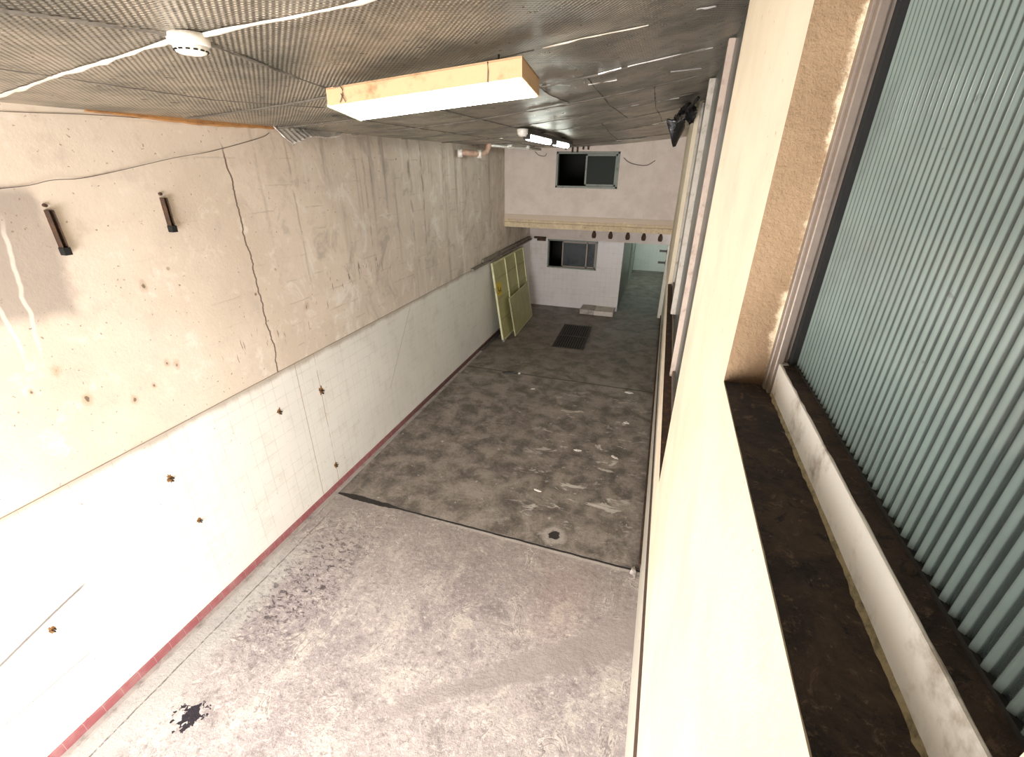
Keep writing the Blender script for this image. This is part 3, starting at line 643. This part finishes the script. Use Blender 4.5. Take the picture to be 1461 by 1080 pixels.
# --- far twin batten
L0, L1 = Vector((-2.17, 7.1, cz(-2.17, 7.1) - .02)), Vector((-2.10, 10.25, cz(-2.10, 10.25) - .02))
dv = (L1 - L0); ln = dv.length; dv.normalize(); sx = dv.cross(Vector((0, 0, 1))).normalized(); sz = sx.cross(dv)
BMt = Matrix((sx, dv, sz)).transposed().to_4x4(); BMt.translation = L0
bat = empty('batten_lamp', None, 'long dark batten with two lit fluorescent tubes, far under the ceiling', 'lamp', mat=BMt)
b = MB(); b.box((-.07, .12, -.06), (.07, ln, .0), bevel=.008); b.build('body', 'darkmetal', bat)
for a, c in ((.30, 1.55), (1.95, 2.95)):
    b = MB(); b.tube([(0, a, -.095), (0, c, -.095)], .045, 12); b.build('tube', 'tube', bat)
for a in (.24, 1.58, 1.86, 3.0):
    b = MB(); b.box((-.05, a, -.125), (.05, a + .06, -.05), bevel=.008); b.build('tube_holder', 'darkmetal', bat)
b = MB(); b.lathe([(.0, -.10), (.05, -.10), (.075, -.07), (.08, -.02), (.08, 0)], 20, (0, .05, 0)); b.build('sensor', 'white', bat)

# --- smoke detector
z0 = cz(-2.03, 1.79) - .018
sd = empty('smoke_detector', (-2.03, 1.79, z0), 'round white smoke detector on the foil ceiling', 'smoke detector')
b = MB(); b.lathe([(.0, 0.02), (.078, 0.02), (.08, .0), (.078, -.018), (.07, -.022), (0, -.022)], 40); b.build('base', 'white', sd)
b = MB(); b.lathe([(.0, -.02), (.066, -.02), (.064, -.034), (.056, -.046), (.04, -.052), (0, -.053)], 40); b.build('cap', 'white', sd)
b = MB()
for k in range(14):
    a = 2 * math.pi * k / 14; b.box((.0585, -.008, -.042), (.0655, .008, -.037), mat=Matrix.Rotation(a, 4, 'Z'))
b.build('vent_slot', 'black', sd)

# --- cables on the left wall
def wire(name, pts, r, label, mat='cable', cat='cable', group=None):
    P = [Vector(p) for p in pts]; o = []
    for i in range(len(P) - 1):
        p0, p1, p2, p3 = P[max(i - 1, 0)], P[i], P[i + 1], P[min(i + 2, len(P) - 1)]
        for k in range(6):
            t = k / 6; o.append(.5 * ((2 * p1) + (p2 - p0) * t + (2 * p0 - 5 * p1 + 4 * p2 - p3) * t * t + (3 * p1 - p0 - 3 * p2 + p3) * t ** 3))
    o.append(P[-1]); b = MB(); b.tube(o, r, 6)
    return tag(b.build(name, mat), label, cat, group)
W = LW + .006
wire('wall_cable', [(W, .8, 4.19), (W, 1.94, 4.225), (W + .03, 2.22, 4.267), (W, 2.49, 4.283), (W + .03, 3.158, 4.415), (W, 3.55, 4.471), (W, 4.16, 4.606), (W, 4.3, 4.66)], .0026, 'thin cable sagging across the rusty brackets on the left wall')
wire('wall_cable', [(W, .8, 4.62), (W, 2.115, 4.668), (W, 2.6, 4.69), (W, 2.99, 4.697)], .0022, 'thin straight wire just below the foil, top of the left wall')
wire('wall_cable', [(-1.13, YB - .012, 4.511), (-1.03, YB - .015, 4.43), (-.87, YB - .012, 4.375), (-.6, YB - .012, 4.352), (-.41, YB - .012, 4.456)], .009, 'loose brown cable looping right of the mezzanine window')
wire('wall_cable', [(-3.3, YB - .012, 4.64), (-3.2, YB - .02, 4.56), (-3.05, YB - .012, 4.54), (-3.0, YB - .012, 4.6)], .007, 'short curl of cable left of the mezzanine window')

# --- rusty brackets
def bracket(y, zt, zb, lean, label):
    e = empty('wall_bracket', (LW, y, zb), label, 'bracket', 'rusty brackets on the left wall')
    h = zt - zb; b = MB()
    b.box((0, -.018, 0), (.012, .018, h), bevel=.002).box((.012, -.018, 0), (.05, -.012, h), bevel=.002).box((.012, .012, 0), (.05, .018, h), bevel=.002)
    o = b.build('channel', 'rust', e); o.rotation_euler.x = lean
    b = MB(); b.box((.0, -.024, .0), (.056, .024, .055), bevel=.004); o = b.build('foot_clamp', 'black', e); o.rotation_euler.x = lean
    b = MB(); b.tube([(.0, 0, h + .03), (.022, 0, h + .03)], .012, 8); b.build('bolt', 'rust', e)
bracket(2.135, 4.08, 3.775, -.01, 'left of two rusty dark brackets high on the cream wall')
bracket(2.955, 4.108, 3.83, -.02, 'right of two rusty dark brackets high on the cream wall')

# --- timber lath, foil flap, pipes
b = MB(); n = 24; prev = None
for k in range(n + 1):
    y = 2.6 + (4.38 - 2.6) * k / n; zc = 4.735 - .012 * k / n; hh = .018 + .018 * math.sin(math.pi * k / n) + rnd.uniform(-.003, .003)
    row = [b.bm.verts.new(p) for p in ((LW + .002, y, zc + hh * .6), (LW + .03, y, zc + hh * .5), (LW + .034, y, zc - hh), (LW + .002, y, zc - hh * 1.3))]
    if prev:
        for i in range(4): b.bm.faces.new((prev[i], prev[(i + 1) % 4], row[(i + 1) % 4], row[i]))
    else: b.bm.faces.new(row)
    prev = row
b.bm.faces.new(prev)
tag(b.build('timber_lath', 'wood'), 'rough orange-brown timber lath between the left wall and the foil', 'lath')
def crumple(name, fn, nu, nv, mat, amp, par=None, thick=.003):
    b = MB(); g = []
    for i in range(nu + 1):
        for j in range(nv + 1):
            p = Vector(fn(i / nu, j / nv)); p += Vector((rnd.uniform(-amp, amp), rnd.uniform(-amp, amp), rnd.uniform(-amp, amp))); g.append(b.bm.verts.new(p))
    for i in range(nu):
        for j in range(nv): b.bm.faces.new((g[i * (nv + 1) + j], g[i * (nv + 1) + j + 1], g[(i + 1) * (nv + 1) + j + 1], g[(i + 1) * (nv + 1) + j])).smooth = True
    o = b.build(name, mat, par); md = o.modifiers.new('sheet', 'SOLIDIFY'); md.thickness = thick; return o
def flap_pt(u, v):
    dep = .17 * (1 - u) ** .5 * (0.85 + .15 * math.cos(9 * u)) if u < 1 else 0
    pleat = .012 * math.sin(95 * u + 2 * v) * max(0, 1 - 1.7 * u) + .012 * math.sin(31 * u + 9 * v) * u
    return (LW + .03 + .13 * v * (1 - .6 * u) + pleat, 4.33 + 1.25 * u + .10 * v * (1 - u), 4.735 + .03 * u - dep * v * (1.25 - .25 * v))
fo = crumple('foil_flap', flap_pt, 90, 12, 'crinkle', .005)
tag(fo, 'loose crumpled flap of silver foil hanging at the top of the left wall', 'foil')

pp = empty('water_pipe', (-3.94, 9.2, 4.55), 'pink-brown bent pipe stub at the top of the left wall near the back', 'pipe')
b = MB(); b.tube([(-.08, -.25, .0), (.0, -.20, .02), (.10, .05, .0), (.18, .25, -.01), (.25, .40, .03), (.28, .48, .14), (.28, .50, .26)], .055, 10); b.build('pipe', 'copper', pp)
for p in ((-.06, -.25, 0), (.16, .2, -.01)):
    b = MB(); b.tube([(p[0] - .03, p[1], p[2]), (p[0] + .05, p[1] + .03, p[2])], .075, 12); b.build('union', 'white', pp)
b = MB(); b.tube([(.28, .5, .16), (.5, .9, .14), (.75, 1.5, .13), (.95, 2.1, .12)], .028, 8); b.tube([(.55, .95, .14), (.6, 1.05, .2)], .04, 8); b.tube([(.78, 1.55, .13), (.82, 1.65, .2)], .045, 8); b.build('branch_pipe', 'gleam_and_pipe', pp)

# --- conduit bits above the mezzanine window
jb = empty('conduit_bracket', (-2.3, YB, 4.66), 'small rusty conduit clips above the mezzanine window', 'conduit')
b = MB(); b.tube([(-.3, -.03, .09), (.4, -.03, .11)], .014, 8); b.build('conduit', 'white', jb)
for x in (-.22, -.06, .06, .20, .32):
    b = MB(); b.box((x - .02, -.05, .02 - .06 * (abs(x) < .1)), (x + .02, 0, .13), bevel=.004); b.build('clip', 'rust', jb)

# --- black bundle at the right end of the ceiling
bb = empty('hanging_plastic', (.02, 8.2, 4.95), 'torn black plastic sheeting hanging from the ceiling at the right wall', 'plastic')
crumple('bundle', lambda u, v: (-.07 + .22 * u + .03 * math.sin(6 * v), -.85 + 1.3 * v, .03 + .13 * math.sin(math.pi * u) - .12 * math.sin(7 * v + 4 * u) * .5), 14, 18, 'plastic', .022, bb)
crumple('torn_flap', lambda u, v: (-.22 + .27 * u + .02 * v, .05 + .2 * u * v, .06 - .42 * v * (1 - abs(u - .55) * 1.6)), 8, 8, 'plastic', .008, bb)
b = MB(); b.tube([(-.02, -.6, .06), (.12, -.9, .16), (.17, -1.0, .22)], .02, 8); b.build('hanging_cord', 'black', bb)

# --- yellow-green panels
def lean_matrix(bl, u, up):
    u = Vector(u).normalized(); up = Vector(up); up = (up - u * up.dot(u)).normalized(); nrm = u.cross(up)
    m_ = Matrix((u, up, nrm)).transposed().to_4x4(); m_.translation = bl; return m_
PW, PH = 2.72, 2.10
PM = lean_matrix((-3.73, 10.72, .012), (0, 1, 0), (-.30, 0, 2.07))
pan = empty('ribbed_gate', None, 'large ribbed yellow-green gate leaning against the left wall', 'gate', mat=PM)
b = MB(); b.box((.02, .02, -.008), (PW - .02, PH - .02, .008)); b.build('sheet', 'yellow', pan)
b = MB()
for a, c in (((0, 0), (.05, PH)), ((PW - .05, 0), (PW, PH)), ((.05, 0), (PW - .05, .05)), ((.05, PH - .05), (PW - .05, PH))): b.box((a[0], a[1], -.02), (c[0], c[1], .03), bevel=.004)
b.build('frame', 'yrib', pan)
for f in (.36, .69):
    b = MB(); b.box((PW * f - .025, .05, .008), (PW * f + .025, PH - .05, .035), bevel=.004); b.build('rib', 'yrib', pan)
for h in (.28, .545, .79):
    b = MB(); b.box((.05, PH * h - .012, .008), (PW - .05, PH * h + .012, .022), bevel=.003); b.build('cross_rib', 'ysmall', pan)
b = MB(); b.box((.10, 1.22, .009), (.44, 1.56, .013)); tg = b.build('notice', 'tag', pan)
b = MB()
for k in range(5): b.box((.13 + .055 * k, 1.27 + .05 * (k % 2), .0131), (.17 + .055 * k, 1.30 + .1 * ((k * 2) % 3) / 2 + .05 * (k % 2), .0142))
b.build('notice_mark', 'litterdark', tg)
b = MB(); b.tube([(.0, 1.34, .0), (-.05, 1.34, .02), (-.05, 1.46, .02), (.0, 1.46, .0)], .012, 6); b.build('hinge', 'yrib', pan)
for cx in (.0, .9):
    b = MB(); b.box((cx, -.01, -.02), (cx + .07, .05, .045), bevel=.006); b.build('foot', 'concrete', pan)
SM = lean_matrix((-3.545, 11.25, .01), (-.03, 1, 0), (-.17, 0, 1.0))
sp_ = empty('leaning_board', None, 'smaller flat yellow-green board leaning on the ribbed gate', 'board', mat=SM)
b = MB(); b.box((0, 0, -.012), (1.95, 1.08, .012), bevel=.003); b.build('sheet', 'ysmall', sp_)
b = MB()
for a, c in (((0, 0), (.02, 1.08)), ((1.93, 0), (1.95, 1.08)), ((.02, 0), (1.93, .02)), ((.02, 1.06), (1.93, 1.08))): b.box((a[0], a[1], -.014), (c[0], c[1], .016))
b.build('edging', 'yrib', sp_)

# --- ledge board on the left wall above the panels
b = MB(); b.box((LW + .012, 9.5, 2.15), (LW + .10, 14.4, 2.19), bevel=.006).box((LW + .012, 10.2, 2.19), (LW + .07, 14.3, 2.27), bevel=.006)
tag(b.build('ledge_board', 'board'), 'dirty wooden ledge running along the left wall behind the ribbed gate', 'board')
b = MB(); b.tube([(LW + .07, 9.9, .035), (LW + .08, 11.5, .04), (LW + .10, 13.6, .035)], .035, 8)
tag(b.build('floor_pipe', 'litterdark'), 'dark pipe lying along the foot of the left wall', 'pipe')

# --- hooks under the slab edge
hook_at = ['leftmost, above the lower window', 'second from the left, above the white tiled wall', 'third from the left, above the tiled corner', 'fourth from the left, above the passage', 'fifth from the left, at the right wall']
hook0 = None
for k, x in enumerate((-1.73, -1.30, -.86, -.46, -.05)):
    if k == 0:
        e = empty('hanging_hook', (x, YB + .35, 2.84), '', 'hook')
        b = MB(); b.box((-.05, -.04, -.03), (.05, .04, 0), bevel=.005); b.build('plate', 'rust', e)
        b = MB(); b.lathe([(.02, -.03), (.03, -.06), (.055, -.12), (.06, -.18), (.045, -.23), (.0, -.235)], 14); b.build('roller', 'rust', e)
        hook0 = e
    else:
        e = hook0.copy(); col.objects.link(e); e.location.x = x
        for ch in list(hook0.children):
            c = ch.copy(); col.objects.link(c); c.parent = e
    tag(e, 'rusty brown hanger under the slab edge, ' + hook_at[k], 'hook', 'rusty hangers under the mezzanine')

# --- rear wall bits
b = MB(); b.box((-3.95, YL - .05, 2.19), (-3.55, YL + .01, 2.25), bevel=.008).box((-3.85, YL - .04, 2.12), (-3.56, YL + .01, 2.19), bevel=.01)
tag(b.build('charred_lath', 'rust'), 'dark broken lath left of the lower window', 'lath')
sb = empty('concrete_step', (-2.21, 13.9, 0), 'low grey concrete step against the tiled rear wall', 'step')
b = MB(); b.box((0, 0, 0), (.45, .58, .16), bevel=.015); b.build('dark_end', 'concrete', sb)
b = MB(); b.box((.452, 0, 0), (1.06, .58, .15), bevel=.015); b.build('pale_end', 'concrete_edge', sb)
for z, lab in ((2.0, 'upper'), (1.66, 'lower')):
    e = empty('wall_rack', (.19, 14.45, z), lab + ' dark bracket on the white tiled pier right of the passage', 'bracket')
    b = MB(); b.box((-.22, -.02, 0), (0, .02, .06), bevel=.006); b.build('arm', 'darkmetal', e)
    b = MB(); b.box((-.012, -.05, -.05), (0, .05, .1), bevel=.004); b.build('plate', 'rust', e)

# --- floor drain
dr = empty('floor_drain', (-2.0, 11.78, 0), 'dark iron drain grate set in the floor before the rear wall', 'drain'); dr.rotation_euler.z = .03
b = MB()
for a, c in (((-.42, -.96), (-.38, .96)), ((.38, -.96), (.42, .96)), ((-.38, -.96), (.38, -.92)), ((-.38, .92), (.38, .96)), ((-.38, -.02), (.38, .02))): b.box((a[0], a[1], .001), (c[0], c[1], .018), bevel=.003)
b.build('frame', 'iron', dr)
b = MB(); b.box((-.38, -.92, .0005), (.38, .92, .003)); b.build('pit', 'black', dr)
for k in range(12):
    x = -.35 + .70 * k / 11
    b = MB(); b.box((x - .017, -.92, .003), (x + .017, .92, .015), bevel=.003); b.build('bar', 'iron', dr)

# --- rusty fixings left in the tiles
def fixing(y, z, s_, label):
    e = empty('rusty_fixing', (LW + .012, y, z), label, 'fixing', 'rusty fixings in the left wall tiles'); b = MB()
    n = 22; c = b.bm.verts.new((.004, 0, 0)); ring = []
    for k in range(n):
        a = 2 * math.pi * k / n; r = s_ * (.55 + .6 * rnd.random()); ring.append(b.bm.verts.new((.0015, math.cos(a) * r * .8, math.sin(a) * r * 1.25)))
    for k in range(n): b.bm.faces.new((c, ring[k], ring[(k + 1) % n]))
    b.build('rust_scab', 'rustspot', e)
    for dy, dz in ((0, 0), (s_ * .6, -s_ * .3), (s_ * .3, -s_ * .9)):
        b = MB(); b.tube([(0, dy, dz), (.02, dy, dz)], s_ * .17, 8); b.build('stud', 'black', e)
fixing(3.564, 1.684, .042, 'small rusty fixing in the tiles below the wall crack')
fixing(4.291, 1.612, .055, 'tall rusty fixing high in the tiles, right of the wall crack')
fixing(4.284, .388, .042, 'rusty fixing low in the tiles just above the red skirting')
fixing(2.212, 1.703, .040, 'rusty fixing high in the tiles, third from the left')
fixing(2.315, 1.09, .030, 'rusty fixing at mid height of the tiles, beneath another')
fixing(1.057, 1.104, .028, 'rusty fixing in the near tiles below the long scrape')

# --- litter on the floor
def shard(name, x, y, sx, sy, h, ang, mat, label, cat='scrap', group=None):
    b = MB(); n = 13; top = []; bot = []
    for k in range(n):
        a = 2 * math.pi * k / n; r = .38 + .6 * rnd.random()
        q = Vector((math.cos(a) * sx * r, math.sin(a) * sy * r, 0)); q.rotate(Matrix.Rotation(ang, 3, 'Z'))
        bot.append(b.bm.verts.new((q.x, q.y, .001))); top.append(b.bm.verts.new((q.x * .85, q.y * .85, h * (.6 + .6 * rnd.random()))))
    b.bm.faces.new(top); b.bm.faces.new(bot)
    for k in range(n): b.bm.faces.new((bot[k], bot[(k + 1) % n], top[(k + 1) % n], top[k]))
    o = b.build(name, mat); o.location = (x, y, 0); return tag(o, label, cat, group)
shard('floor_scrap', -2.92, 8.87, .20, .05, .05, .2, 'litterdark', 'dark scrap lying on the floor before the ribbed gate')
shard('floor_scrap', -2.70, 8.93, .035, .035, .03, .2, 'litter', 'tiny pale crumb beside the dark scrap on the floor', 'debris')
shard('paper_scrap', -.216, 8.79, .12, .06, .012, -.2, 'litter', 'white paper scrap furthest back, near the right wall', 'scrap', 'pale scraps on the dark floor')
shard('paper_scrap', -.153, 7.51, .08, .07, .012, .3, 'litter', 'white paper scrap near the right wall, second furthest back', 'scrap', 'pale scraps on the dark floor')
shard('paper_scrap', -.866, 6.33, .09, .04, .012, -.1, 'litter', 'white scrap amid the paint scrapes in mid floor', 'scrap', 'pale scraps on the dark floor')
shard('paper_scrap', -.244, 6.33, .09, .045, .012, -.5, 'litter', 'white scrap near the right wall beside the paint scrapes', 'scrap', 'pale scraps on the dark floor')
shard('paper_scrap', -2.2, 8.29, .07, .03, .012, .5, 'litter', 'small pale scrap in the middle of the dark floor', 'scrap', 'pale scraps on the dark floor')
shard('paper_scrap', -1.235, 5.12, .08, .035, .012, -.3, 'litter', 'pale scrap nearest the dark floor joint', 'scrap', 'pale scraps on the dark floor')
shard('rubble', .225, 4.06, .045, .12, .06, .1, 'concrete', 'lump of rubble at the foot of the right wall', 'rubble')
